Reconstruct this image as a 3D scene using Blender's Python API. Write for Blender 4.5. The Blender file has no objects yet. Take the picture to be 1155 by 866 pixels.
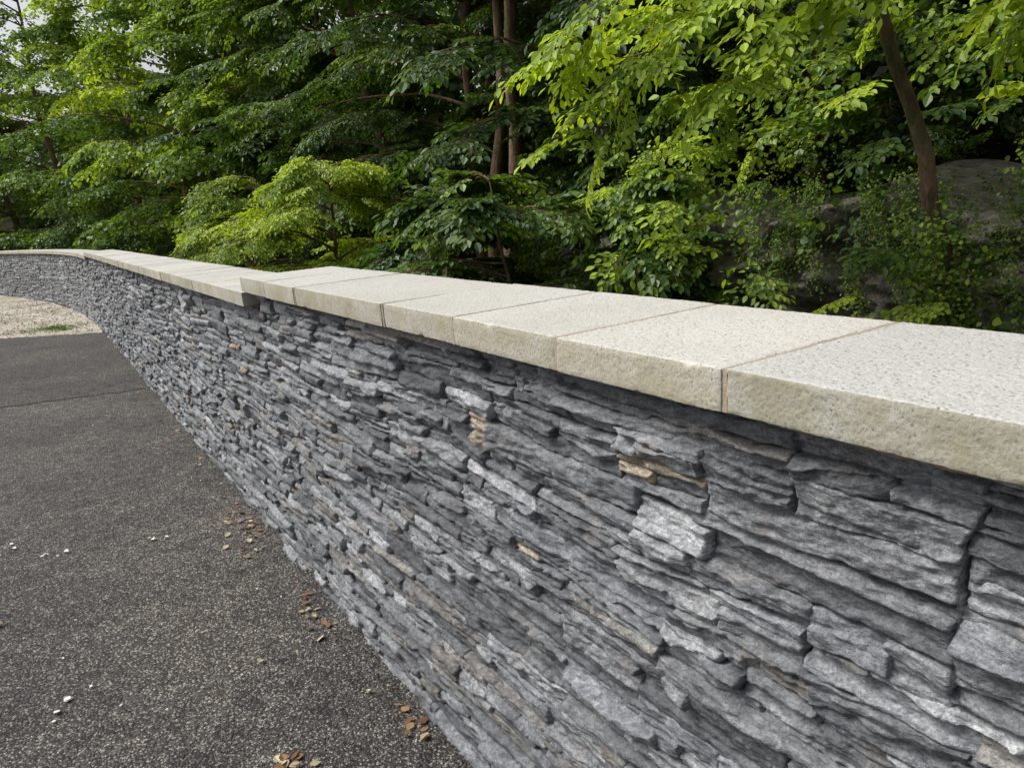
import bpy, bmesh, math, random
import numpy as np
from mathutils import Vector, Matrix, Euler
random.seed(7); rng=np.random.default_rng(11)
sc=bpy.context.scene
COL=sc.collection
# ---------------------------------------------------------------- helpers
def hsh(i,j,k,seed):
    n=(i.astype(np.int64)*374761393+j.astype(np.int64)*668265263+k.astype(np.int64)*2147483647+seed*1274126177)&0xffffffff
    n=((n^(n>>13))*1274126177)&0xffffffff
    n=(n^(n>>16))&0xffffffff
    return n/4294967295.0*2-1
def vn(x,y,z=0.0,seed=0):
    x=np.asarray(x,float);y=np.asarray(y,float);z=np.asarray(z,float)+0*x
    y=y+0*x
    xi=np.floor(x);yi=np.floor(y);zi=np.floor(z)
    fx=x-xi;fy=y-yi;fz=z-zi
    fx=fx*fx*(3-2*fx);fy=fy*fy*(3-2*fy);fz=fz*fz*(3-2*fz)
    def h(a,b,c): return hsh(xi+a,yi+b,zi+c,seed)
    x00=h(0,0,0)*(1-fx)+h(1,0,0)*fx; x10=h(0,1,0)*(1-fx)+h(1,1,0)*fx
    x01=h(0,0,1)*(1-fx)+h(1,0,1)*fx; x11=h(0,1,1)*(1-fx)+h(1,1,1)*fx
    return (x00*(1-fy)+x10*fy)*(1-fz)+(x01*(1-fy)+x11*fy)*fz
def ln2(x,y,seed=0):
    """faceted 2D noise: linear interpolation on triangles (sharp creases)"""
    y=y+0*x
    s_=(x+y)*.3660254;i=np.floor(x+s_);j=np.floor(y+s_)
    t=(i+j)*.21132487;x0=x-(i-t);y0=y-(j-t)
    up=(x0>y0).astype(float)
    zz=np.zeros_like(x)
    h0=hsh(i,j,zz,seed);h1=hsh(i+up,j+1-up,zz,seed);h2=hsh(i+1,j+1,zz,seed)
    sk=(x0+y0)*.3660254;a=x0+sk;b=y0+sk
    mx=np.maximum(a,b);mn=np.minimum(a,b)
    return h0*(1-mx)+h1*(mx-mn)+h2*mn
def fbm(x,y,z=0.0,seed=0,o=3):
    r=0;a=1;t=0
    for i in range(o):
        r=r+a*vn(np.asarray(x)*2**i,np.asarray(y)*2**i,np.asarray(z)*2**i,seed+i);t+=a;a*=.5
    return r/t
def mesh_obj(name,V,F,mat=None,smooth=True,parent=None,loc=None,coll=None):
    me=bpy.data.meshes.new(name)
    V=np.asarray(V,float)
    if isinstance(F,np.ndarray) and F.ndim==2:
        me.vertices.add(len(V));me.vertices.foreach_set('co',V.ravel())
        k=F.shape[1]
        me.loops.add(F.size);me.loops.foreach_set('vertex_index',F.ravel().astype(np.int32))
        me.polygons.add(len(F))
        me.polygons.foreach_set('loop_start',np.arange(0,F.size,k,dtype=np.int32))
        me.update(calc_edges=True)
    else:
        me.from_pydata([tuple(v) for v in V],[],[tuple(f) for f in F])
    if smooth: me.polygons.foreach_set('use_smooth',[True]*len(me.polygons))
    ob=bpy.data.objects.new(name,me)
    (coll or COL).objects.link(ob)
    if mat:
        for m in (mat if isinstance(mat,list) else [mat]): me.materials.append(m)
    if parent: ob.parent=parent
    if loc: ob.location=loc
    return ob
def empty(name,loc=(0,0,0)):
    e=bpy.data.objects.new(name,None);COL.objects.link(e);e.location=loc;e.empty_display_size=.3;return e
# ---------------------------------------------------------------- wall path
SS=np.arange(-70,75,.1)
hd=np.interp(SS,[-70,15,18,22,28,35,45,75],[32,32,35.5,41,48,57,66,80])*math.pi/180
dx=-np.sin(hd)*.1;dy=np.cos(hd)*.1
i0=int(np.argmin(abs(SS)))
px=np.concatenate([[0],np.cumsum(dx[:-1])]);py=np.concatenate([[0],np.cumsum(dy[:-1])])
px-=px[i0];py-=py[i0]
px+=.83*math.cos(math.radians(32));py+=.83*math.sin(math.radians(32))
def W(s,n,z):
    s=np.asarray(s,float);n=np.asarray(n,float)+0*s;z=np.asarray(z,float)+0*s
    h=np.interp(s,SS,hd);x=np.interp(s,SS,px);y=np.interp(s,SS,py)
    return np.stack([x+(n-.83)*np.cos(h),y+(n-.83)*np.sin(h),z],-1)
S1,S2=3.53,14.2
def HC(s): return 1.443 if s<S1 else (1.373 if s<S2 else 1.315)   # coping top
SEND=58.0; SBEG=-5.5
TH=.066
# ---------------------------------------------------------------- materials
def newmat(name):
    m=bpy.data.materials.new(name);m.use_nodes=True
    nt=m.node_tree;nt.nodes.clear()
    return m,nt
def N(nt,t,**kw):
    n=nt.nodes.new(t)
    for k,v in kw.items(): setattr(n,k,v)
    return n
def L(nt,a,b): nt.links.new(a,b)
def ramp(nt,fac,stops,interp='LINEAR'):
    r=nt.nodes.new('ShaderNodeValToRGB');cr=r.color_ramp;cr.interpolation=interp
    while len(cr.elements)<len(stops): cr.elements.new(.5)
    for e,(p,c) in zip(cr.elements,stops):
        e.position=p;e.color=(*c,1) if len(c)==3 else c
    if fac is not None: L(nt,fac,r.inputs['Fac'])
    return r
def mixc(nt,a,b,f,bt='MIX'):
    m=nt.nodes.new('ShaderNodeMix');m.data_type='RGBA';m.blend_type=bt
    for s,v in ((m.inputs[6],a),(m.inputs[7],b)):
        if hasattr(v,'is_linked'): L(nt,v,s)
        else: s.default_value=(*v,1)
    if hasattr(f,'is_linked'): L(nt,f,m.inputs[0])
    else: m.inputs[0].default_value=f
    return m.outputs[2]
def noise(nt,co,scale,detail=4,rough=.6,vec_scale=None):
    if vec_scale:
        mp=N(nt,'ShaderNodeMapping');mp.inputs['Scale'].default_value=vec_scale;L(nt,co,mp.inputs['Vector']);co=mp.outputs[0]
    n=N(nt,'ShaderNodeTexNoise');n.inputs['Scale'].default_value=scale;n.inputs['Detail'].default_value=detail;n.inputs['Roughness'].default_value=rough
    L(nt,co,n.inputs['Vector']);return n.outputs['Fac']
def vor(nt,co,scale,feature='F1',out='Distance'):
    n=N(nt,'ShaderNodeTexVoronoi',feature=feature);n.inputs['Scale'].default_value=scale;L(nt,co,n.inputs['Vector']);return n.outputs[out]
def bump(nt,h,strength,dist,prev=None):
    b=N(nt,'ShaderNodeBump');b.inputs['Strength'].default_value=strength;b.inputs['Distance'].default_value=dist
    L(nt,h,b.inputs['Height'])
    if prev: L(nt,prev,b.inputs['Normal'])
    return b.outputs[0]
def mul(nt,a,b,op='MULTIPLY'):
    m=N(nt,'ShaderNodeMath',operation=op)
    for s,v in ((m.inputs[0],a),(m.inputs[1],b)):
        if hasattr(v,'is_linked'): L(nt,v,s)
        else: s.default_value=v
    return m.outputs[0]
def finish(nt,col,rough,nrm=None,spec=.3):
    p=N(nt,'ShaderNodeBsdfPrincipled')
    if hasattr(col,'is_linked'): L(nt,col,p.inputs['Base Color'])
    else: p.inputs['Base Color'].default_value=(*col,1)
    p.inputs['Roughness'].default_value=rough
    p.inputs['Specular IOR Level'].default_value=spec
    if nrm: L(nt,nrm,p.inputs['Normal'])
    o=N(nt,'ShaderNodeOutputMaterial');L(nt,p.outputs[0],o.inputs[0])
def coords(nt): return N(nt,'ShaderNodeTexCoord').outputs['Object']

# slate veneer
M_slate,nt=newmat('slate_ledgestone');co=coords(nt)
at=N(nt,'ShaderNodeAttribute',attribute_name='tint')
n1=noise(nt,co,12,4,.65);n2=noise(nt,co,55,4,.75,(1,1,2.6));n3=noise(nt,co,230,2,.8)
r1=ramp(nt,n1,[(.28,(.55,.55,.57)),(.5,(.95,.96,.98)),(.72,(1.45,1.45,1.43))])
c=mixc(nt,at.outputs['Color'],r1.outputs[0],1,'MULTIPLY')
r2=ramp(nt,n2,[(.30,(.42,.42,.44)),(.5,(1,1,1)),(.68,(1.75,1.75,1.72))])
c=mixc(nt,c,r2.outputs[0],.95,'MULTIPLY')
c=mixc(nt,c,ramp(nt,n3,[(.3,(.60,.60,.60)),(.7,(1.45,1.45,1.45))]).outputs[0],.9,'MULTIPLY')
rs=ramp(nt,noise(nt,co,8,3,.6),[(.60,(0,0,0)),(.75,(1,1,1))]).outputs[0]
c=mixc(nt,c,(.22,.175,.13),mul(nt,rs,.33))
nr=bump(nt,n2,.7,.006);nr=bump(nt,n3,.7,.002,nr)
finish(nt,c,.56,nr,.4)
M_back,nt=newmat('dark_backing');co=coords(nt)
finish(nt,ramp(nt,noise(nt,co,30),[(.3,(.03,.03,.031)),(.7,(.07,.068,.066))]).outputs[0],.95,None,.1)
M_render,nt=newmat('block_wall_back');co=coords(nt)
finish(nt,ramp(nt,noise(nt,co,6),[(.3,(.16,.155,.14)),(.7,(.3,.29,.27))]).outputs[0],.9,bump(nt,noise(nt,co,80),.5,.004),.1)
# coping
M_cop,nt=newmat('cast_stone_coping');co=coords(nt)
at=N(nt,'ShaderNodeAttribute',attribute_name='tint')
big=noise(nt,co,2.2,4,.6)
base=ramp(nt,big,[(.3,(.475,.463,.425)),(.5,(.515,.504,.47)),(.7,(.55,.54,.51))]).outputs[0]
gr=noise(nt,co,210,3,.85)
base=mixc(nt,base,ramp(nt,gr,[(.34,(.52,.515,.49)),(.46,(.95,.95,.95)),(.7,(1.2,1.2,1.2))]).outputs[0],.95,'MULTIPLY')
vd=vor(nt,co,120)
pit=ramp(nt,vd,[(.14,(.32,.31,.29)),(.30,(1,1,1))]).outputs[0]
pm=ramp(nt,noise(nt,co,60,2,.6),[(.42,(0,0,0)),(.52,(1,1,1))]).outputs[0]
base=mixc(nt,base,pit,mul(nt,pm,.9),'MULTIPLY')
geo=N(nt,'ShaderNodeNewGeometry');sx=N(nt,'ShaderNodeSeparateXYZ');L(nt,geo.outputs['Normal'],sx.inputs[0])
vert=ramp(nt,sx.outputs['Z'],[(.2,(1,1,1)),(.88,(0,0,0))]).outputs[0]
alg=ramp(nt,noise(nt,co,7,4,.72),[(.36,(.18,.18,.18)),(.62,(1,1,1))]).outputs[0]
algc=mixc(nt,(.40,.37,.245),(.30,.285,.20),noise(nt,co,38,3,.6))
base=mixc(nt,base,algc,mul(nt,mul(nt,vert,alg),.8))
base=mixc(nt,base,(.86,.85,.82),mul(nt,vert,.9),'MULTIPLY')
base=mixc(nt,base,at.outputs['Color'],1,'MULTIPLY')
nr=bump(nt,gr,.5,.003);nr=bump(nt,vd,.4,.002,nr)
finish(nt,base,.9,nr,.15)
M_mort,nt=newmat('joint_mortar');co=coords(nt)
finish(nt,ramp(nt,noise(nt,co,60,4,.7),[(.3,(.30,.24,.185)),(.7,(.44,.375,.30))]).outputs[0],.95,bump(nt,noise(nt,co,300),.6,.003),.1)
M_mort2,nt=newmat('brown_bedding_mortar');co=coords(nt)
finish(nt,ramp(nt,noise(nt,co,40,4,.7),[(.3,(.16,.125,.10)),(.7,(.34,.27,.22))]).outputs[0],.95,bump(nt,noise(nt,co,200),.8,.006),.1)
def asphalt(name,k,tone):
    m,nt=newmat(name);co=coords(nt)
    v=vor(nt,co,150,'F1','Color');sp=N(nt,'ShaderNodeSeparateColor');L(nt,v,sp.inputs[0])
    c=ramp(nt,sp.outputs[0],[(.0,(.022*k,.021*k,.021*k)),(.45,(.055*k,.052*k,.051*k)),(.8,(.115*k,.108*k,.103*k)),(.97,(.30*k,.285*k,.265*k))]).outputs[0]
    d=vor(nt,co,150)
    c=mixc(nt,c,ramp(nt,d,[(.25,(1,1,1)),(.65,(.3,.3,.3))]).outputs[0],.85,'MULTIPLY')
    big=noise(nt,co,.9,4,.65)
    c=mixc(nt,c,ramp(nt,big,[(.3,(.68,.67,.67)),(.5,(1,1,1)),(.7,(1.45,1.38,1.29))]).outputs[0],tone,'MULTIPLY')
    c=mixc(nt,c,ramp(nt,noise(nt,co,9,4,.78),[(.3,(.5,.5,.5)),(.7,(1.5,1.47,1.41))]).outputs[0],.9,'MULTIPLY')
    spk=ramp(nt,vor(nt,co,34),[(.06,(1,1,1)),(.10,(0,0,0))]).outputs[0]
    g=ramp(nt,noise(nt,co,4,2,.5),[(.48,(0,0,0)),(.6,(1,1,1))]).outputs[0]
    c=mixc(nt,c,(.34,.31,.26),mul(nt,spk,g))
    nr=bump(nt,mul(nt,1.0,d,'SUBTRACT'),1,.005)
    finish(nt,c,.8,nr,.25);return m
M_as=asphalt('asphalt',1.45,1.0);M_as2=asphalt('asphalt_newer',1.25,.9)
M_grav,nt=newmat('limestone_gravel');co=coords(nt)
v=vor(nt,co,38,'F1','Color');sp=N(nt,'ShaderNodeSeparateColor');L(nt,v,sp.inputs[0])
c=ramp(nt,sp.outputs[0],[(0,(.22,.20,.17)),(.5,(.44,.41,.36)),(1,(.68,.65,.59))]).outputs[0]
c=mixc(nt,c,ramp(nt,noise(nt,co,.8,4,.65),[(.35,(.62,.55,.44)),(.55,(1.05,1.03,1)) ]).outputs[0],.9,'MULTIPLY')
finish(nt,c,.9,bump(nt,vor(nt,co,38),.8,.02),.15)
M_soil,nt=newmat('woodland_floor');co=coords(nt)
c=ramp(nt,noise(nt,co,3,5,.7),[(.3,(.012,.012,.008)),(.5,(.025,.03,.012)),(.7,(.05,.045,.025))]).outputs[0]  # very dark ground colour, shade inside the wood painted in
finish(nt,c,.95,None,.1)
M_rock,nt=newmat('mossy_rock');co=coords(nt)
c=ramp(nt,noise(nt,co,6,6,.75),[(.3,(.11,.10,.085)),(.5,(.28,.255,.22)),(.7,(.46,.43,.38))]).outputs[0]
c=mixc(nt,c,(.05,.08,.02),ramp(nt,noise(nt,co,3.3,4,.65),[(.54,(0,0,0)),(.66,(.7,.7,.7))]).outputs[0])
finish(nt,c,.9,bump(nt,noise(nt,co,14,5,.8),1,.09),.15)
M_bark,nt=newmat('bark');co=coords(nt)
c=ramp(nt,noise(nt,co,9,5,.7,(1,1,.3)),[(.3,(.06,.038,.025)),(.5,(.17,.11,.072)),(.7,(.30,.21,.15))]).outputs[0]
c=mixc(nt,c,(.06,.09,.03),ramp(nt,noise(nt,co,2,3,.6),[(.52,(0,0,0)),(.64,(.5,.5,.5))]).outputs[0])
finish(nt,c,.9,bump(nt,noise(nt,co,25,4,.7,(1,1,.25)),.9,.03),.15)
def leafmat(name,stops,tr=.42):
    m,nt=newmat(name)
    at=N(nt,'ShaderNodeAttribute',attribute_name='tint',attribute_type='INSTANCER')
    geo=N(nt,'ShaderNodeNewGeometry')
    a=N(nt,'ShaderNodeMath',operation='MULTIPLY_ADD');L(nt,geo.outputs['Random Per Island'],a.inputs[0]);a.inputs[1].default_value=.36;a.inputs[2].default_value=-.18
    b=N(nt,'ShaderNodeMath',operation='ADD');L(nt,a.outputs[0],b.inputs[0]);L(nt,at.outputs['Fac'],b.inputs[1]);b.use_clamp=True
    c=ramp(nt,b.outputs[0],stops).outputs[0]
    d=N(nt,'ShaderNodeBsdfDiffuse');L(nt,c,d.inputs['Color'])
    t=N(nt,'ShaderNodeBsdfTranslucent');tc=mixc(nt,c,(1.7,1.55,.6),1,'MULTIPLY');L(nt,tc,t.inputs[0])
    ms=N(nt,'ShaderNodeMixShader');ms.inputs[0].default_value=tr;L(nt,d.outputs[0],ms.inputs[1]);L(nt,t.outputs[0],ms.inputs[2])
    g=N(nt,'ShaderNodeBsdfGlossy');g.inputs['Roughness'].default_value=.45;g.inputs[0].default_value=(.9,.95,.9,1)
    m2=N(nt,'ShaderNodeMixShader');m2.inputs[0].default_value=.03;L(nt,ms.outputs[0],m2.inputs[1]);L(nt,g.outputs[0],m2.inputs[2])
    o=N(nt,'ShaderNodeOutputMaterial');L(nt,m2.outputs[0],o.inputs[0]);return m
STOP=[(0,(.014,.036,.010)),(.3,(.038,.086,.018)),(.6,(.098,.172,.026)),(.85,(.23,.34,.038)),(1,(.40,.53,.06))]
M_leaf=leafmat('leaf_green',STOP)
M_twig,nt=newmat('twig');finish(nt,(.11,.075,.042),.9)
M_dead,nt=newmat('dead_leaf')
geo=N(nt,'ShaderNodeNewGeometry')
finish(nt,ramp(nt,geo.outputs['Random Per Island'],[(0,(.12,.06,.03)),(.4,(.24,.135,.07)),(.7,(.36,.26,.15)),(1,(.50,.45,.30))]).outputs[0],.8,None,.2)
M_pale,nt=newmat('pale_fleck');finish(nt,(.62,.61,.58),.8)
M_grass,nt=newmat('grass_blade')
geo=N(nt,'ShaderNodeNewGeometry')
finish(nt,ramp(nt,geo.outputs['Random Per Island'],[(0,(.09,.17,.02)),(1,(.24,.33,.05))]).outputs[0],.7,None,.2)

# ---------------------------------------------------------------- terrain
def sdist(x,y):
    P=np.stack([px,py],-1)[::5];H=hd[::5]
    out=np.empty(len(x))
    for a in range(0,len(x),4000):
        X_=x[a:a+4000];Y_=y[a:a+4000]
        d=(X_[:,None]-P[None,:,0])**2+(Y_[:,None]-P[None,:,1])**2;k=d.argmin(1)
        out[a:a+4000]=(X_-P[k,0])*np.cos(H[k])+(Y_-P[k,1])*np.sin(H[k])
    return out+.83
def th(n,x,y):
    z=np.interp(n,[-500,1.05,1.5,3,5,6.4,7.2,12,25,60,400],[-.008,-.008,-.5,-1.5,-1.7,-1.3,.3,2.4,6.5,11,30])
    k=np.clip((n-1.3)/3,0,1)
    return z+k*(.35*fbm(x*.35,y*.35,0,3)+.12*vn(x*1.7,y*1.7,0,5))
g=np.linspace(-1,1,221);G=np.sinh(g*4.0)/np.sinh(4.0)*260
gx,gy=np.meshgrid(G-2,G+10,indexing='ij')
X=gx.ravel();Y=gy.ravel();nn=sdist(X,Y);Z=th(nn,X,Y)
n_=len(G);idx=np.arange(n_*n_).reshape(n_,n_)
F=np.stack([idx[:-1,:-1],idx[1:,:-1],idx[1:,1:],idx[:-1,1:]],-1).reshape(-1,4)
ground=mesh_obj('ground',np.stack([X,Y,Z],-1),F,M_soil)
def TZ(s,n):
    p=W(s,n,0);return float(th(np.array([n],float),np.array([p[0]]),np.array([p[1]]))[0])
def sheet(name,pts,z,mat):
    return mesh_obj(name,[(p[0],p[1],z) for p in pts],[tuple(range(len(pts)))],mat,False)
def ragged(a,b,k,amp,seed):
    r=random.Random(seed);a=Vector(a[:2]);b=Vector(b[:2]);nrm=(b-a).orthogonal().normalized()
    return [tuple(a.lerp(b,i/k)+nrm*r.gauss(0,amp)*(1 if 0<i<k else 0)) for i in range(k+1)]
a0=W(-9,.88,0);a1=W(14.35,.88,0)
sheet('asphalt_path',[a0[:2]]+ragged(a1,(-9.0,12.95),40,.03,1)+[(-18,13.9),(-16,-12)],.0,M_as)
sheet('asphalt_path.001',ragged((-17.6,4.2),W(8.72,.88,0),160,.012,2)+ragged(W(14.3,.88,0),(-9.0,12.9),40,.03,3)+[(-17.9,13.8)],.005,M_as2)
s=np.linspace(13.6,56,90);nnn=np.linspace(-7,.88,14)
sg,ng=np.meshgrid(s,nnn,indexing='ij')
V=W(sg.ravel(),ng.ravel(),-.003);n_=len(nnn);idx=np.arange(len(V)).reshape(len(s),n_)
F=np.stack([idx[:-1,:-1],idx[1:,:-1],idx[1:,1:],idx[:-1,1:]],-1).reshape(-1,4)
mesh_obj('gravel_verge',V,F,M_grav,False)

# ---------------------------------------------------------------- stone wall
wall=empty('slate_ledgestone_wall',tuple(W(3,1.0,0)))
wl=Vector(wall.location)
def addpart(name,V,F,mat,smooth=True):
    return mesh_obj(name,np.asarray(V)-np.array(wl),F,mat,smooth,wall)
VV=[];FF=[];TT=[];vo=0
PAL=[((.140,.146,.155),30),((.178,.183,.192),28),((.092,.096,.103),24),((.230,.235,.243),13),((.165,.158,.148),8),((.27,.225,.17),1.9),((.25,.185,.13),1.5)]
PW=np.array([p[1] for p in PAL],float);PW/=PW.sum();PC=np.array([p[0] for p in PAL])
def stone(s0,s1,z0,z1,zmax):
    global vo
    Ls=s1-s0;Hs=z1-z0
    sm=(s0+s1)/2;dist=math.sqrt(.6+sm*sm)
    sp=.0030*max(1,dist)
    nu=int(np.clip(Ls/sp,3,100));nv=int(np.clip(Hs/(sp*.8),2,40))
    sd=int(rng.integers(1,10**6))
    U,Vv=np.meshgrid(np.linspace(0,Ls,nu+1),np.linspace(0,Hs,nv+1),indexing='ij')
    cu=U-Ls/2;cv=Vv-Hs/2
    base=rng.uniform(.010,.032)
    if rng.random()<.10: base+=.009
    D=base+cu*rng.normal(0,.045)+cv*rng.normal(.02,.22)
    f1=ln2(U*rng.uniform(9,18)+sd%91,Vv*rng.uniform(18,30)+sd%53,sd)
    f2=ln2(U*34+sd%31,Vv*62+.35*U*30,sd+1)
    D=D+.0062*f1+.0036*f2
    for k in range(3):
        vj=rng.uniform(.1,.9)*Hs+rng.normal(0,.09)*cu+.006*ln2(U*14,0*U+k+sd%17,sd+7)+.003*ln2(U*55,0*U+k,sd+8)
        D=D+rng.normal(0,.0034)*np.clip((Vv-vj)/.0010,-1,1)
    if rng.random()<.55:
        cx=rng.choice([-1,1])*Ls/2;cz=rng.choice([-1,1])*Hs/2
        D=np.minimum(D,base+(abs(cu-cx)*rng.uniform(.15,.6)+abs(cv-cz)*rng.uniform(.3,1.2))-rng.uniform(.004,.018))
    w=.004*ln2(U*24,0*U,sd+3)
    D=np.minimum(D,base+(Hs-Vv)*rng.uniform(.8,2.5)+rng.uniform(-.006,.003)+w)
    D=np.minimum(D,base+Vv*rng.uniform(1.2,4)+rng.uniform(-.005,.004)-w)
    D=D+.0013*ln2(U*85,Vv*130,sd+2)+.0007*vn(U*210,Vv*260,0,sd+6)
    e=np.minimum(np.minimum(U,Ls-U),np.minimum(Vv,Hs-Vv))
    D=D-.0025*(1-np.clip(e/.0028,0,1))**2
    D=np.maximum(D,.003+.002*f2)
    ang=rng.normal(0,.022)
    pu=U+.007*ln2(Vv*32,0*U,sd+4)*np.sign(cu)*(abs(cu)*2/Ls)**4
    pv=Vv+(.0045*ln2(U*14,0*U,sd+5)+.0024*ln2(U*48,0*U,sd+9))*np.sign(cv)*(abs(cv)*2/Hs)**2
    Sg=s0+pu;Zg=z0+pv+ang*cu
    def pad(a): return np.pad(a,1,mode='edge')
    Sg=pad(Sg);Zg=pad(Zg);D=pad(D)
    D[0,:]=-.006;D[-1,:]=-.006;D[:,0]=-.006;D[:,-1]=-.006
    Zg=Zg+.018*vn(Sg*1.1,Zg*2.0,0,77)*np.clip(Zg*6,0,1)*np.clip((zmax-Zg)*8,0,1)+.006*vn(Sg*4,Zg*5,0,78)
    Zg=np.minimum(Zg,zmax-.001)
    P=W(Sg.ravel(),.87-D.ravel(),Zg.ravel())
    a,b=Sg.shape;idx=np.arange(a*b).reshape(a,b)+vo
    VV.append(P);FF.append(np.stack([idx[:-1,:-1],idx[:-1,1:],idx[1:,1:],idx[1:,:-1]],-1).reshape(-1,4)[:,::-1]);vo+=a*b
    ci=rng.choice(len(PC),p=PW)
    if ci>=5 and Ls*Hs>.005: ci=rng.integers(0,3)
    c=PC[ci]*rng.uniform(.74,1.26)
    TT.append(np.tile([*c,1],(a*b,1)))
def layout(sa,sb,zt,far=False):
    z=-.02
    while z<zt-.015:
        bh=rng.uniform(.075,.145)
        if zt-z-bh<.05: bh=zt-z
        s=sa
        while s<sb-.02:
            bw=rng.uniform(.16,.60) if not far else rng.uniform(.4,1.0)
            if sb-s-bw<.12: bw=sb-s
            k=rng.choice([2,3,4,5],p=[.26,.38,.25,.11]) if not far else rng.choice([2,3])
            if bh>.115: k=max(k,3)
            fr=rng.uniform(.45,1.6,k);fr/=fr.sum();zz=z
            for f in fr:
                m=rng.choice([1,2,3,4],p=[.24,.40,.25,.11]) if bw>.3 else rng.choice([1,2],p=[.5,.5])
                g=rng.uniform(.3,1.7,m);g/=g.sum();s_=s
                for q in g:
                    e=.004
                    stone(s_+rng.uniform(-e,e)-.001,s_+q*bw+rng.uniform(-e,e)+.001,zz+rng.uniform(-e,e)*.7-.001,zz+f*bh+rng.uniform(-e,e)*.7+.001,zt)
                    s_+=q*bw
                zz+=f*bh
            s+=bw
        z+=bh
layout(-.6,S1,HC(0)-TH-.014)
layout(S1,S2,HC(5)-TH-.012)
layout(S2,40,HC(20)-TH-.012,True)
ob=addpart('ledgestones',np.concatenate(VV),np.concatenate(FF),M_slate)
T=np.concatenate(TT)
ca=ob.data.color_attributes.new('tint','FLOAT_COLOR','POINT');ca.data.foreach_set('color',T.ravel())
def strip(name,sa,sb,n0,n1,z0,z1,mat,jit=0):
    st=.02 if jit else .5
    s=np.linspace(sa,sb,max(2,int((sb-sa)/st)))
    m=len(s)
    jj=jit*vn(s*30,0*s,0,9) if jit else 0*s
    V=np.concatenate([W(s,n0+jj,z0),W(s,n1,z0),W(s,n1,z1),W(s,n0+jj,z1)])
    F=[]
    for i in range(m-1):
        for a,b in ((0,1),(1,2),(2,3),(3,0)):
            F.append((a*m+i,b*m+i,b*m+i+1,a*m+i+1))
    F.append((0,3*m,2*m,m));F.append((m-1,2*m-1,3*m-1,4*m-1))
    return addpart(name,V,F,mat,False)
for k,(sa,sb) in enumerate(((SBEG,S1),(S1+.001,S2),(S2+.001,SEND))):
    t=HC((sa+sb)/2)-TH-.014
    strip('core_front',sa,sb,.87,.90,-.3,t,M_back)
    strip('core',sa,sb,.901,1.19,-2.2,t,M_render)
    strip('bedding_mortar',sa,sb,.826,1.18,t+.0005,t+.0137,M_mort2,.006)
# ---------------------------------------------------------------- coping
cV=[];cF=[];cT=[];co_=0
mV=[];mF=[];mo=0
def rbox(L_,Wd,T_,sp):
    faces=[];V=[];o=0
    half=np.array([L_,Wd,T_])/2
    ns=[max(2,int(2*h/sp)) for h in half]
    for ax in range(3):
        b,c=(ax+1)%3,(ax+2)%3
        for sgn in (-1,1):
            ub=np.linspace(-half[b],half[b],ns[b]+1);uc=np.linspace(-half[c],half[c],ns[c]+1)
            B,C=np.meshgrid(ub,uc,indexing='ij')
            P=np.zeros(B.shape+(3,));P[...,ax]=sgn*half[ax];P[...,b]=B;P[...,c]=C
            i=np.arange(B.size).reshape(B.shape)+o
            f=np.stack([i[:-1,:-1],i[1:,:-1],i[1:,1:],i[:-1,1:]],-1).reshape(-1,4)
            if sgn<0:f=f[:,::-1]
            V.append(P.reshape(-1,3));faces.append(f);o+=B.size
    V=np.concatenate(V);F=np.concatenate(faces)
    r=min(.004,T_/4)
    inner=np.clip(V,-(half-r),half-r);d=V-inner;ln=np.linalg.norm(d,axis=1,keepdims=True);nrm=d/np.maximum(ln,1e-9)
    return inner,nrm,r,F
J=.007
def coping_run(sa,sb,pitch,zt,last=False):
    global co_,mo
    n=max(1,round((sb-sa)/pitch));p=(sb-sa)/n
    for i in range(n):
        a=sa+i*p;b=a+p-J
        mid=(a+b)/2;dist=math.sqrt(.6+mid*mid)
        sp=min(.0045*max(1,dist),.06)
        inner,nrm,r,F=rbox(b-a,.44,TH,sp)
        sd=int(rng.integers(1,9999))
        q=inner+nrm*r+sd
        disp=.0008*fbm(q[:,0]*40,q[:,1]*40,q[:,2]*40,sd,2)+.0010*vn(q[:,0]*170,q[:,1]*170,q[:,2]*170,sd)
        edge=(np.abs(nrm)>.25).sum(1)>=2
        chip=np.clip(vn(q[:,0]*45,q[:,1]*45,q[:,2]*45,sd+3)-.45,0,1)*.010
        disp=disp-np.where(edge,chip,chip*.1)
        P=inner+nrm*(r+disp)[:,None]
        tilt=rng.normal(0,.0020);lift=rng.normal(0,.0006);yo=rng.normal(0,.0015)
        z=P[:,2]+tilt*P[:,1]+rng.normal(0,.0015)*P[:,0]+lift+zt-TH/2
        V=W(mid+P[:,0],1.01+yo+P[:,1],z)
        cV.append(V);cF.append(F+co_);co_+=len(V)
        t=rng.uniform(.93,1.06);w=rng.uniform(-.012,.012)
        cT.append(np.tile([t+w,t,t-w*1.5,1],(len(V),1)))
        if i==n-1 and not last: continue
        s0,s1=b-.001,b+J+.001
        c=np.array([[s0,.7925,zt-TH+.001],[s1,.7925,zt-TH+.001],[s1,1.227,zt-TH+.001],[s0,1.227,zt-TH+.001],[s0,.7925,zt-.0016],[s1,.7925,zt-.0016],[s1,1.227,zt-.0016],[s0,1.227,zt-.0016]])
        mV.append(W(c[:,0],c[:,1],c[:,2]))
        for f in ((0,1,5,4),(1,2,6,5),(2,3,7,6),(3,0,4,7),(4,5,6,7),(3,2,1,0)): mF.append(tuple(x+mo for x in f))
        mo+=8
coping_run(.704-.398*15,.704,.398,HC(0),True)
coping_run(.704,S1+.004,.398,HC(0))
coping_run(S1+.006,S2,.41,HC(5));coping_run(S2+.002,SEND,.6,HC(20))
cp=addpart('coping_stones',np.concatenate(cV),np.concatenate(cF),M_cop)
T=np.concatenate(cT);ca=cp.data.color_attributes.new('tint','FLOAT_COLOR','POINT');ca.data.foreach_set('color',T.ravel())
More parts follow.
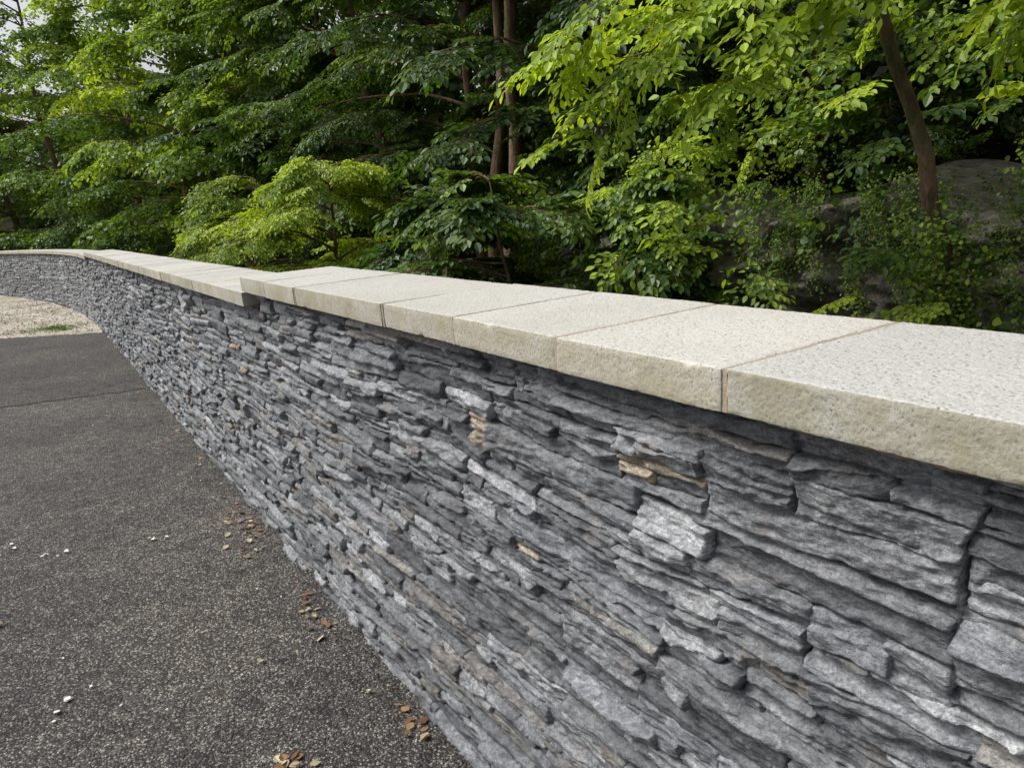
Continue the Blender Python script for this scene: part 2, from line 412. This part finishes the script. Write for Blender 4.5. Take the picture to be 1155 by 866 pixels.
addpart('coping_joints',np.concatenate(mV),mF,M_mort,False)

# ---------------------------------------------------------------- rocky outcrop
s=np.linspace(-3,8,300);v=np.linspace(0,1,150)
sg,vg=np.meshgrid(s,v,indexing='ij')
top=1.45+.35*vn(sg*.8,0*sg,0,21)
zz=-2+(top+2)*np.clip(vg/.8,0,1)+.3*np.clip((vg-.8)/.2,0,1)
nb=5.8+.40*fbm(sg*.7,zz*.9,0,22,4)+.20*ln2(sg*3+zz,zz*5,24)+.10*ln2(sg*8,zz*13,26)+.05*ln2(sg*19,zz*30,27)+1.8*np.clip((vg-.8)/.2,0,1)**1.3
nb+=.05*np.tanh(8*np.sin(zz*15+3*vn(sg*1.2,zz,0,25)))
V=W(sg.ravel(),nb.ravel(),zz.ravel());idx=np.arange(len(V)).reshape(len(s),len(v))
F=np.stack([idx[:-1,:-1],idx[1:,:-1],idx[1:,1:],idx[:-1,1:]],-1).reshape(-1,4)
mesh_obj('rock_outcrop',V,F,M_rock,False)

# ---------------------------------------------------------------- leaf sprays
def leaf(Vl,Fl,Ml,o,d,nrm,ln,wd,fold=.18):
    d=d.normalized();side=d.cross(nrm).normalized();up=side.cross(d).normalized()
    b=len(Vl)
    prof=[(0,0),(.22,.36),(.5,.5),(.78,.28),(1,0)]
    for t,w in prof: Vl.append(o+d*ln*t+side*wd*w+up*abs(w)*wd*fold- up*ln*.10*t*t)
    for t,w in prof[1:4]: Vl.append(o+d*ln*t-side*wd*w+up*abs(w)*wd*fold-up*ln*.10*t*t)
    Fl.append((b,b+1,b+2,b+3,b+4));Fl.append((b,b+4,b+7,b+6,b+5));Ml+= [0,0]
def leaf4(Vl,Fl,Ml,o,d,nrm,ln,wd,fold=.18):
    d=d.normalized();side=d.cross(nrm).normalized();b=len(Vl)
    Vl+= [o,o+d*ln*.45+side*wd*.5,o+d*ln,o+d*ln*.45-side*wd*.5];Fl.append((b,b+1,b+2,b+3));Ml.append(0)
def twig(Vl,Fl,Ml,a,b,r):
    d=(b-a).normalized();x=d.orthogonal().normalized();y=d.cross(x);k=len(Vl)
    for q,rr in ((a,r),(b,r*.5)):
        for j in range(3):
            an=j*2.094;Vl.append(q+x*rr*math.cos(an)+y*rr*math.sin(an))
    for j in range(3): Fl.append((k+j,k+(j+1)%3,k+3+(j+1)%3,k+3+j));Ml.append(1)
def make_spray(name,coll,ll,dens,flat,seed,droop=.25,wr=.62,lf=leaf,tw=True):
    r=random.Random(seed);Vl=[];Fl=[];Ml=[]
    def rv(k): return Vector((r.uniform(-k,k),r.uniform(-k,k),r.uniform(-k,k)))
    pts=[];p=Vector((0,0,0));d=Vector((0,1,.05))
    n=8
    for i in range(n+1):
        pts.append(p.copy());d=(d+Vector((r.uniform(-.12,.12),0,-droop/n*1.3))).normalized();p=p+d/n
    if tw:
        for i in range(n): twig(Vl,Fl,Ml,pts[i],pts[i+1],.008*(1-.07*i))
    for i in range(1,n+1):
        t=i/n;dm=(pts[i]-pts[i-1]).normalized()
        for sg in ((-1,1) if i<n else (0,)):
            if r.random()<.15: continue
            sd=(dm+Vector((sg*r.uniform(.8,1.2),0,r.uniform(-.15,.15)*flat))).normalized() if sg else dm
            sl=(.42*(1-t)+.16)*r.uniform(.7,1.2)
            m=max(1,int(sl/dens))
            a=pts[i];e=a+sd*sl+Vector((0,0,-droop*sl*.5))
            if tw: twig(Vl,Fl,Ml,a,e,.004)
            for j in range(m+1):
                q=a.lerp(e,(j+.6)/(m+1)) if j<m else e
                for s2 in ((-1,1) if j<m else (0,)):
                    ax=Vector((-sd.y,sd.x,0))*s2
                    ld=(sd*.8+ax*r.uniform(.6,1.1)+Vector((0,0,-r.uniform(.1,.6)))+rv(.15)).normalized()
                    nm=(Vector((0,0,1))+rv(.45*flat)).normalized()
                    sz=ll*r.uniform(.65,1.15)
                    lf(Vl,Fl,Ml,q+rv(.015),ld,nm,sz,sz*wr*r.uniform(.85,1.15))
    me=bpy.data.meshes.new(name);me.from_pydata([tuple(v) for v in Vl],[],Fl);me.materials.append(M_leaf);me.materials.append(M_twig)
    me.polygons.foreach_set('material_index',Ml)
    ob=bpy.data.objects.new(name,me);coll.objects.link(ob);return ob
def make_clump(name,coll,ll,nl,seed,wr=.85):
    r=random.Random(seed);Vl=[];Fl=[];Ml=[]
    for i in range(nl):
        p=Vector((r.gauss(0,.36),r.gauss(0,.2),r.gauss(0,.36)))
        d=Vector((r.uniform(-1,1),r.uniform(-.3,.8),r.uniform(-1,.2)));nm=Vector((r.uniform(-.8,.8),.6,r.uniform(.1,1.6)))
        sz=ll*r.uniform(.5,1.2);leaf(Vl,Fl,Ml,p,d,nm,sz,sz*wr)
    me=bpy.data.meshes.new(name);me.from_pydata([tuple(v) for v in Vl],[],Fl);me.materials.append(M_leaf);me.materials.append(M_twig)
    ob=bpy.data.objects.new(name,me);coll.objects.link(ob);return ob
C_broad=bpy.data.collections.new('broad_leaf_sprays')
for i in range(5): make_spray('spray_%d'%i,C_broad,.15,.125,1.0,10+i,.25,.68)
C_elm=bpy.data.collections.new('elm_leaf_sprays')
for i in range(5): make_spray('elmspray_%d'%i,C_elm,.15,.12,1.3,90+i,.35,.6)
C_fine=bpy.data.collections.new('fine_leaf_sprays')
for i in range(5): make_spray('finespray_%d'%i,C_fine,.12,.10,1.1,30+i,.35,.58)
C_far=bpy.data.collections.new('far_leaf_sprays')
for i in range(4): make_spray('farspray_%d'%i,C_far,.15,.15,1.7,50+i,.4,.75,leaf4,False)
C_ivy=bpy.data.collections.new('ivy_clumps')
for i in range(4): make_clump('ivyclump_%d'%i,C_ivy,.17,36,70+i)
NG={}
def scatter_group(coll):
    if coll.name in NG: return NG[coll.name]
    ng=bpy.data.node_groups.new('scatter_'+coll.name,'GeometryNodeTree')
    ng.interface.new_socket('Geometry',in_out='INPUT',socket_type='NodeSocketGeometry')
    ng.interface.new_socket('Geometry',in_out='OUTPUT',socket_type='NodeSocketGeometry')
    gi=ng.nodes.new('NodeGroupInput');go=ng.nodes.new('NodeGroupOutput')
    ip=ng.nodes.new('GeometryNodeInstanceOnPoints');ci=ng.nodes.new('GeometryNodeCollectionInfo')
    ci.inputs['Collection'].default_value=coll;ci.inputs['Separate Children'].default_value=True;ci.inputs['Reset Children'].default_value=True
    def na(nm,dt):
        a=ng.nodes.new('GeometryNodeInputNamedAttribute');a.data_type=dt;a.inputs['Name'].default_value=nm;return a.outputs['Attribute']
    e=ng.nodes.new('FunctionNodeEulerToRotation')
    ng.links.new(na('rot','FLOAT_VECTOR'),e.inputs[0])
    ng.links.new(gi.outputs[0],ip.inputs['Points']);ng.links.new(ci.outputs[0],ip.inputs['Instance'])
    ip.inputs['Pick Instance'].default_value=True
    ng.links.new(na('idx','INT'),ip.inputs['Instance Index']);ng.links.new(e.outputs[0],ip.inputs['Rotation']);ng.links.new(na('scl','FLOAT'),ip.inputs['Scale'])
    ng.links.new(ip.outputs[0],go.inputs[0]);NG[coll.name]=ng;return ng
TOTAL=0
def scatter(name,sp,coll,parent=None,base=(0,0,0)):
    global TOTAL
    TOTAL+=len(sp)
    b=Vector(base);k=len(coll.objects)
    me=bpy.data.meshes.new(name);me.from_pydata([tuple(Vector(p[0])-b) for p in sp],[],[])
    rot=[];scl=[];ix=[];ti=[]
    for p,d,u,s,t in sp:
        y=Vector(d).normalized();x=y.cross(Vector(u));x=x.normalized() if x.length>1e-4 else y.orthogonal().normalized();z=x.cross(y)
        m=Matrix(((x.x,y.x,z.x),(x.y,y.y,z.y),(x.z,y.z,z.z)));e=m.to_euler('XYZ');rot+=list(e);scl.append(s);ix.append(random.randrange(k));ti.append(t)
    me.attributes.new('rot','FLOAT_VECTOR','POINT').data.foreach_set('vector',rot)
    me.attributes.new('scl','FLOAT','POINT').data.foreach_set('value',scl)
    me.attributes.new('idx','INT','POINT').data.foreach_set('value',ix)
    me.attributes.new('tint','FLOAT','POINT').data.foreach_set('value',ti)
    ob=bpy.data.objects.new(name,me);COL.objects.link(ob)
    if parent: ob.parent=parent
    else: ob.location=b
    md=ob.modifiers.new('scatter','NODES');md.node_group=scatter_group(coll)
    return ob
def tube(V,F,pts,rad,n=7):
    o=len(V)
    for i,p in enumerate(pts):
        d=(pts[min(i+1,len(pts)-1)]-pts[max(i-1,0)]).normalized()
        x=Vector((1,0,0)) if abs(d.x)<.8 else Vector((0,1,0))
        x=(x-d*x.dot(d)).normalized();y=d.cross(x)
        for j in range(n):
            a=j*2*math.pi/n;V.append(p+(x*math.cos(a)+y*math.sin(a))*rad[i])
    for i in range(len(pts)-1):
        for j in range(n):
            F.append((o+i*n+j,o+i*n+(j+1)%n,o+(i+1)*n+(j+1)%n,o+(i+1)*n+j))
R=random.Random(99)
def foliate(pts,sp,TV,TF,scale,tint,r0,start=.25,dens=1.0,sub=.28,spread=1.0,tj=.12):
    tot=sum((pts[i+1]-pts[i]).length for i in range(len(pts)-1))
    n=len(pts)
    tube(TV,TF,pts,[max(.004,r0*(1-.85*i/(n-1))) for i in range(n)],5)
    for i in range(1,n):
        t=i/(n-1)
        if t<start: continue
        d=(pts[i]-pts[i-1]).normalized()
        hz=Vector((d.x,d.y,0));hz=hz.normalized() if hz.length>.01 else Vector((1,0,0))
        sdv=Vector((-hz.y,hz.x,0))
        for sg in (-1,1):
            if R.random()>dens: continue
            sl=tot*sub*(1.15-t*.6)*R.uniform(.6,1.2)
            dd=(hz*R.uniform(.5,1)+sdv*sg*R.uniform(.6,1.1)*spread+Vector((0,0,R.uniform(-.25,.15)))).normalized()
            a=pts[i];e=a+dd*sl+Vector((0,0,-.12*sl))
            tube(TV,TF,[a,a.lerp(e,.5)+Vector((0,0,.04*sl)),e],[r0*.25*(1.1-t)+.004,.006,.003],3)
            k=max(1,int(sl/(.75*scale)))
            for j in range(k):
                q=a.lerp(e,(j+.5)/k)
                for s2 in (-1,1):
                    if R.random()<.3: continue
                    d2=(dd+Vector((-dd.y,dd.x,0))*s2*R.uniform(.3,.9)+Vector((0,0,R.uniform(-.45,0)))).normalized()
                    sp.append((q,d2,Vector((R.gauss(0,.22),R.gauss(0,.22),1)),scale*R.uniform(.7,1.15),tint+R.gauss(0,tj*.5)))
        sp.append((pts[i],(d+Vector((0,0,-.1))).normalized(),Vector((R.gauss(0,.2),R.gauss(0,.2),1)),scale*R.uniform(.8,1.2),tint+R.gauss(0,tj*.5)))
def make_tree(name,s,n,H,Rd,tint,nl,coll,scale,cb=.12,r0=.14,pull=.5,lean=(0,0),dens=.9,ztint=.0,cull=True,wig=.07):
    zb=TZ(s,n)-.15
    base=Vector(W(s,n,zb));h_=float(np.interp(s,SS,hd));toward=Vector((-math.cos(h_),-math.sin(h_),0))
    e=empty(name,tuple(base))
    TV=[];TF=[];sp=[]
    m=12;tp=[]
    w=Vector((0,0,0));wv=Vector((0,0,0))
    for i in range(m+1):
        t=i/m;tp.append(base+Vector((lean[0]*t,lean[1]*t,H*.93*t))+w);wv=wv*.6+Vector((R.gauss(0,wig),R.gauss(0,wig),0))*H/12;w=w+wv
    tube(TV,TF,tp,[r0*(1.35 if i==0 else 1)*(1-.82*i/m)*R.uniform(.93,1.07) for i in range(m+1)],9)
    for i in range(nl):
        u=(i+R.random())/nl;hh=cb+(1-cb)*u**.9
        f=hh*m;k=min(int(f),m-1);st=tp[k].lerp(tp[k+1],f-k)
        az=R.uniform(0,2*math.pi);hv=Vector((math.cos(az),math.sin(az),0))
        hv=(hv+toward*pull*R.uniform(.3,1.5)).normalized()
        prof=(1-max(0,(hh-.35)/.65)**1.7*.8)*(.7+.3*min(1,hh/.3))
        if cull and hv.dot(toward)<-.2: prof*=.6
        Ln=Rd*prof*R.uniform(.6,1.2)
        sl=R.uniform(.2,.9)+.5*hh;ns=7;pts=[st];p=st.copy();dr=R.uniform(.15,.75)
        for j in range(ns):
            t=(j+1)/ns
            zs=sl-(sl+dr)*t**1.1
            hv=(hv+Vector((R.gauss(0,.14),R.gauss(0,.14),0))).normalized()
            p=p+(hv+Vector((0,0,zs*.7+R.gauss(0,.1)))).normalized()*(Ln/ns);pts.append(p.copy())
        foliate(pts,sp,TV,TF,scale,tint+ztint*(hh-.4)+R.gauss(0,.10),r0*.28,.3,dens)
    mesh_obj('trunk_and_limbs',np.array([tuple(v-base) for v in TV]),TF,M_bark,True,e)
    scatter('crown',sp,coll,e,base)
    return e
front=[(-1.8,9.4,7.0,2.8,.58,.3),(2.0,9.6,7.5,2.8,.52,.3),(6.0,8.6,8.0,3.0,.42,.12),(9.2,8.0,8.5,3.0,.38,.1),(12.4,7.4,9,3.2,.42,.1),(15.7,7.2,9.5,3.4,.45,.1),
(19,7.0,10,3.6,.54,.08),(23,6.6,10.5,3.8,.60,.06),(27,6.8,11.5,4.0,.62,.06),(31,7.0,12.5,4.2,.58,.06),(35.5,7.5,13.2,4.2,.62,.06),(40,7.5,12,4,.58,.06),(45,7,10.5,4,.6,.06)]
for k,(s,n,H,Rd,t,cb) in enumerate(front):
    make_tree('sycamore_tree',s,n,H,Rd,t,28 if s<22 else 32,(C_broad if k%2 else C_fine) if s<22 else C_far,.75 if s<16 else 1.0,cb,.15,.75,ztint=.30)
back=[(4,12.5,9,3.6,.22),(8.5,11.8,10,3.8,.20),(13,11.5,11,4,.22),(17.5,11.5,11.5,4.2,.28),(22.5,11.5,12,4.4,.40),(28,12,12.5,4.5,.46),(34,12,12.5,4.5,.46)]  # low last-column tints paint the wood's shaded interior into the leaf colour
for s,n,H,Rd,t in back:
    make_tree('woodland_tree',s,n,H,Rd,t,14,C_far,1.6,.08,.2,.4,dens=.8,ztint=.2)
make_tree('field_maple_tree',10.6,3.7,4.3,2.1,.86,26,C_fine,.5,.42,.06,.6,ztint=.1,cull=False)
make_tree('field_maple_tree',14.5,3.6,4.3,2.2,.76,20,C_fine,.55,.40,.06,.4,ztint=.1,cull=False)
make_tree('ash_tree',9.6,6.0,10.5,2.8,.58,14,C_fine,.75,.58,.17,.5,lean=(-.6,.3),ztint=.1,wig=.10)
make_tree('ash_tree',10.1,6.3,10.8,2.6,.58,10,C_fine,.75,.62,.13,.5,lean=(.3,.3),ztint=.1,wig=.10)
make_tree('hazel_shrub',6.8,4.4,4.2,1.9,.46,20,C_broad,.6,.2,.05,.2,ztint=.15,cull=False)
make_tree('hazel_shrub',5.7,5.0,3.9,1.2,.50,13,C_broad,.55,.2,.05,.2,ztint=.15,cull=False)
make_tree('hazel_shrub',8.6,4.6,3.9,1.8,.42,18,C_broad,.6,.2,.05,.2,ztint=.15,cull=False)
sp=[]
for i in range(1900):
    s=R.uniform(-3,42);n=2.4+abs(R.gauss(0,1))*2.2 if R.random()<.6 else R.uniform(2.5,11)
    if s<5 and n<6.6: continue
    b=TZ(s,n);hgt=R.uniform(0,2.3)*(1 if n>5 else .75)
    if s<7: hgt*=.8
    p=W(s,n,b+hgt);az=R.uniform(0,6.28)
    tt=.44+.28*float(vn(np.array([s*.5]),np.array([n*.5]),0,41)[0])+R.gauss(0,.08)+.1*hgt/2
    sp.append((tuple(p),(math.cos(az),math.sin(az),R.uniform(-.1,.5)),(R.gauss(0,.3),R.gauss(0,.3),1),R.uniform(.5,.9),tt))
scatter('undergrowth',sp,C_broad)
sp=[]
for i in range(2000):
    s=R.uniform(-6,56);n=R.uniform(12.5,24)
    lim=7.5 if s<26 else 5.5
    b=TZ(s,n);hgt=lim*R.random()**.7*(.75+.5*float(vn(np.array([s*.28]),np.array([n*.28]),0,43)[0]))
    p=W(s,n,b+hgt);az=R.uniform(0,6.28)
    tt=.28+.15*float(vn(np.array([s*.3]),np.array([n*.3]),0,44)[0])+R.gauss(0,.05)+(.13 if s>24 else 0)  # low tint puts the shade of the deep wood into the leaves
    sp.append((tuple(p),(math.cos(az),math.sin(az),R.uniform(-.5,.3)),(R.gauss(0,.4),R.gauss(0,.4),1),R.uniform(1.8,2.6),tt))
scatter('distant_woodland',sp,C_far)
# ivy and bramble over outcrop
sp=[];sp2=[]
for i in range(1700):
    s=R.uniform(-3,8.5);z=R.uniform(-1,3.4)
    g=float(vn(np.array([s*.9]),np.array([z*1.3]),0,61)[0]);g2=float(vn(np.array([s*3.1]),np.array([z*3.3]),0,63)[0])
    if z<1.5 and 2.0<s<4.7 and R.random()<(.97 if g2<.25 else .55): continue
    if z<1.25 and g<-.25: continue
    n=5.6+.35*float(vn(np.array([s*.7]),np.array([z*.9]),0,22)[0])+max(0,z-1.2)*.7+R.uniform(-.5,.15)
    small=.6 if (1.4<z<1.9 and 2<s<4.7) else 1
    if small<1: n+=.2
    h_=math.radians(32);out=Vector((-math.cos(h_),-math.sin(h_),.1))
    out=(out+Vector((R.gauss(0,.4),R.gauss(0,.4),R.gauss(0,.3)))).normalized()
    tt=.55+.45*float(vn(np.array([s*1.3]),np.array([z*1.5]),0,62)[0])+R.gauss(0,.14)
    if R.random()<.5: sp.append((tuple(W(s,n,z)),out,(R.gauss(0,.2),R.gauss(0,.2),1),R.uniform(.2,.5)*small,tt))
    else: sp2.append((tuple(W(s,n-.1,z)),(out+Vector((0,0,-.1))).normalized(),(R.gauss(0,.4),R.gauss(0,.4),1),R.uniform(.3,.65)*small,tt+.05))
# trailing ivy strands hanging over the rock face
for k in range(26):
    s=R.uniform(2.1,4.8);z=R.uniform(1.2,1.7);ln=R.uniform(.3,.9);n=5.45+R.uniform(-.1,.1)
    q=0
    while q<ln:
        sp.append((tuple(W(s+.06*math.sin(q*7+k),n,z-q)),(-.85,-.53,R.gauss(0,.3)),(0,0,1),R.uniform(.10,.17),.62+R.gauss(0,.15)));q+=.07
for i in range(80):
    t=R.random();z=.2+1.2*t;x=3.25-.22*t;y=5.28
    sp.append(((x+R.gauss(0,.09),y-.10+R.gauss(0,.07),z-R.random()*.3),(-.5+R.gauss(0,.5),-1,R.gauss(0,.3)),(0,0,1),R.uniform(.16,.28),.68+R.gauss(0,.15)))
scatter('ivy',sp,C_ivy);scatter('bramble',sp2,C_broad)
# leaning elm with bright overhanging branches
base=Vector((3.25,5.35,.3));e=empty('elm_tree',tuple(base));TV=[];TF=[];sp=[]
tr=[Vector(p) for p in ((3.25,5.25,-.4),(3.17,5.25,.5),(3.12,5.25,1.1),(3.0,5.24,1.4),(2.93,5.2,1.75),(2.80,5.2,2.1),(2.66,5.15,2.35),(2.5,5.1,2.75),(2.6,5.1,3.3),(2.9,5.0,4.3),(3.1,4.9,5.4))]
tube(TV,TF,tr,[.085,.07,.06,.054,.052,.046,.044,.042,.034,.026,.015],9)
tube(TV,TF,[Vector(p) for p in ((2.55,5.1,2.7),(2.25,5.05,2.9),(2.0,5.1,3.3))],[.03,.024,.018],7)
limbs=[[(2.9,5.2,3.7),(2.2,5.2,3.35),(1.6,5.15,2.95),(1.1,5.15,2.5),(.78,5.15,2.1)],
[(3.3,4.9,3.5),(2.7,4.9,3.2),(2.1,4.9,2.85),(1.65,4.9,2.5),(1.4,4.9,2.25)],
[(3.6,4.3,3.4),(3.0,4.35,3.15),(2.5,4.4,2.95),(2.1,4.5,2.75)],
[(2.9,4.7,4.2),(2.2,4.75,3.7),(1.6,4.8,3.25),(1.0,4.9,2.85),(.65,5.0,2.6)],
[(3.7,4.0,3.2),(3.4,4.0,3.05),(3.1,4.0,2.85),(2.9,4.1,2.7)],
[(3.9,4.6,3.3),(3.7,4.6,3.0),(3.5,4.6,2.8),(3.35,4.7,2.65)],
[(3.2,5.0,3.4),(3.5,4.7,3.15),(3.9,4.4,2.9),(4.2,4.2,2.7)],
[(2.9,5.0,4.0),(2.5,4.5,3.7),(2.1,4.2,3.3),(1.7,4.1,3.0)],
[(3.0,5.3,4.0),(2.3,5.5,3.6),(1.7,5.7,3.2),(1.2,5.8,2.8)]]
for l in limbs:
    P=[Vector(p) for p in l];Q=[]
    for i in range(len(P)-1):
        for t in (0,.5): Q.append(P[i].lerp(P[i+1],t)+Vector((R.gauss(0,.03),R.gauss(0,.03),R.gauss(0,.03))))
    Q.append(P[-1])
    foliate(Q,sp,TV,TF,.48,.98,.018,.2,.6,.17,1.0,.14)
mesh_obj('trunk_and_limbs',np.array([tuple(v-base) for v in TV]),TF,M_bark,True,e)
scatter('crown',sp,C_elm,e,base)
print('SPRAYS',TOTAL)
# ---------------------------------------------------------------- litter
def flat_leaves(name,items,mat):
    V=[];F=[];M=[]
    for (x,y,z,sz) in items:
        a=R.uniform(0,6.28);d=Vector((math.cos(a),math.sin(a),R.uniform(-.1,.35)));nm=Vector((R.gauss(0,.3),R.gauss(0,.3),1))
        leaf(V,F,M,Vector((x,y,z+.003+R.random()*.006)),d,nm,sz,sz*R.uniform(.5,.85),R.uniform(-.3,.5))
    return mesh_obj(name,np.array([tuple(v) for v in V]),F,mat,False)
it=[]
for (sc_,wd,cnt,sn) in ((4.15,.25,46,.09),(2.95,.16,16,.05),(2.1,.12,9,.04),(6.2,.6,12,.06),(8.6,.5,12,.06)):
    for i in range(cnt):
        p=W(sc_+R.gauss(0,wd),.80-abs(R.gauss(0,sn)),.004);it.append((*p,R.uniform(.016,.046)))
for i in range(44):
    p=W(R.uniform(1,13),.80-abs(R.gauss(0,.05)),.005);it.append((*p,R.uniform(.010,.030)))
for i in range(44):
    p=W(R.uniform(1.2,12),R.uniform(-3.5,.75),.005);it.append((*p,R.uniform(.010,.028)))
for i in range(9): it.append((-2.42+R.gauss(0,.02),3.02+R.gauss(0,.02),.006,.034))
for i in range(12): it.append((-.80+R.gauss(0,.04),2.02+R.gauss(0,.015),.005,.035))
flat_leaves('fallen_leaves',it,M_dead)
it=[]
for i in range(190):
    p=W(R.uniform(1.2,10),R.uniform(-3,.78),.005);it.append((*p,R.uniform(.005,.017)))
for c in ((-2.05,3.9),(-1.75,2.45),(-2.9,3.9),(-2.6,3.75)):
    for i in range(5): it.append((c[0]+R.gauss(0,.05),c[1]+R.gauss(0,.05),.005,R.uniform(.014,.036)))
flat_leaves('pale_petals',it,M_pale)
V=[];F=[]
for i in range(500):
    s=1+11*R.random()**1.5
    p=Vector(W(s,.835-abs(R.gauss(0,.02)),.003));r=R.uniform(.002,.005);k=len(V)
    for (x,y,z) in ((1,0,0),(-1,0,0),(0,1,0),(0,-1,0),(0,0,.8),(0,0,-.5)):
        V.append(p+Vector((x*r*R.uniform(.6,1.3),y*r*R.uniform(.6,1.3),z*r*R.uniform(.6,1.3)+r*.4)))
    for f in ((0,2,4),(2,1,4),(1,3,4),(3,0,4),(2,0,5),(1,2,5),(3,1,5),(0,3,5)): F.append(tuple(k+a for a in f))
mesh_obj('grit',np.array([tuple(v) for v in V]),F,M_as,False)
V=[];F=[]
def tuft(x,y,r,cnt,h):
    for i in range(cnt):
        a=R.uniform(0,6.28);q=r*abs(R.gauss(0,.5));p=Vector((x+q*math.cos(a)*1.6,y+q*math.sin(a)*1.3,0));b=R.uniform(0,6.28)
        w=Vector((math.cos(b),math.sin(b),0))*.006;ln=Vector((R.gauss(0,.6),R.gauss(0,.6),1))*h*R.uniform(.5,1.2);k=len(V)
        V.extend([p-w,p+w,p+ln]);F.append((k,k+1,k+2))
tuft(-8.35,13.7,.4,700,.055);tuft(-8.0,13.4,.2,160,.045);tuft(-10.6,18.3,.3,90,.05)
mesh_obj('grass_tufts',np.array([tuple(v) for v in V]),F,M_grass,False)
V=[];F=[]
for i in range(3500):
    s=R.uniform(14.0,24);n=R.uniform(-3.5,.8)
    p=Vector(W(s,n,.0));
    if p.y<12.9: continue
    r=R.uniform(.008,.03);k=len(V)
    for (x,y,z) in ((1,0,0),(-1,0,0),(0,1,0),(0,-1,0),(0,0,.8),(0,0,-.5)):
        V.append(p+Vector((x*r*R.uniform(.6,1.3),y*r*R.uniform(.6,1.3),z*r*R.uniform(.6,1.3))))
    for f in ((0,2,4),(2,1,4),(1,3,4),(3,0,4),(2,0,5),(1,2,5),(3,1,5),(0,3,5)): F.append(tuple(k+a for a in f))
mesh_obj('loose_gravel',np.array([tuple(v) for v in V]),F,M_grav,False)

# ---------------------------------------------------------------- light
w=bpy.data.worlds.new('World');sc.world=w;w.use_nodes=True;nt=w.node_tree
bg=nt.nodes['Background'];sky=nt.nodes.new('ShaderNodeTexSky');sky.sky_type='NISHITA';sky.sun_disc=False
EL,AZ=math.radians(50),math.radians(-85)  # azimuth clockwise from +Y
sky.sun_elevation=EL;sky.sun_rotation=AZ;sky.air_density=1.0;sky.dust_density=4.0;sky.ozone_density=1.0
hs=nt.nodes.new('ShaderNodeHueSaturation');hs.inputs['Saturation'].default_value=.22
nt.links.new(sky.outputs[0],hs.inputs['Color']);nt.links.new(hs.outputs[0],bg.inputs[0]);bg.inputs[1].default_value=.15
sl=bpy.data.lights.new('sun','SUN');sl.energy=3.2;sl.angle=math.radians(24);sl.color=(1,.97,.92)
so=bpy.data.objects.new('sun',sl);COL.objects.link(so)
d=Vector((math.sin(AZ)*math.cos(EL),math.cos(AZ)*math.cos(EL),math.sin(EL)))
so.rotation_euler=d.to_track_quat('Z','Y').to_euler();so.location=(0,0,20)
# ---------------------------------------------------------------- camera
cam=bpy.data.cameras.new('camera');co=bpy.data.objects.new('camera',cam);COL.objects.link(co)
cam.sensor_width=36;cam.lens=835/1155*36;cam.clip_end=1500;cam.clip_start=.02
th_=math.atan(.2515);r=math.atan(.08)
U0=Vector((0,math.sin(th_),math.cos(th_)));Fw=Vector((0,math.cos(th_),-math.sin(th_)));X0=Vector((1,0,0))
rt=X0*math.cos(r)-U0*math.sin(r);up=X0*math.sin(r)+U0*math.cos(r);bk=-Fw
m=Matrix(((rt.x,up.x,bk.x,0),(rt.y,up.y,bk.y,0),(rt.z,up.z,bk.z,1.7),(0,0,0,1)))
co.matrix_world=m
sc.camera=co
sc.view_settings.view_transform='Standard';sc.view_settings.look='None';sc.view_settings.exposure=0
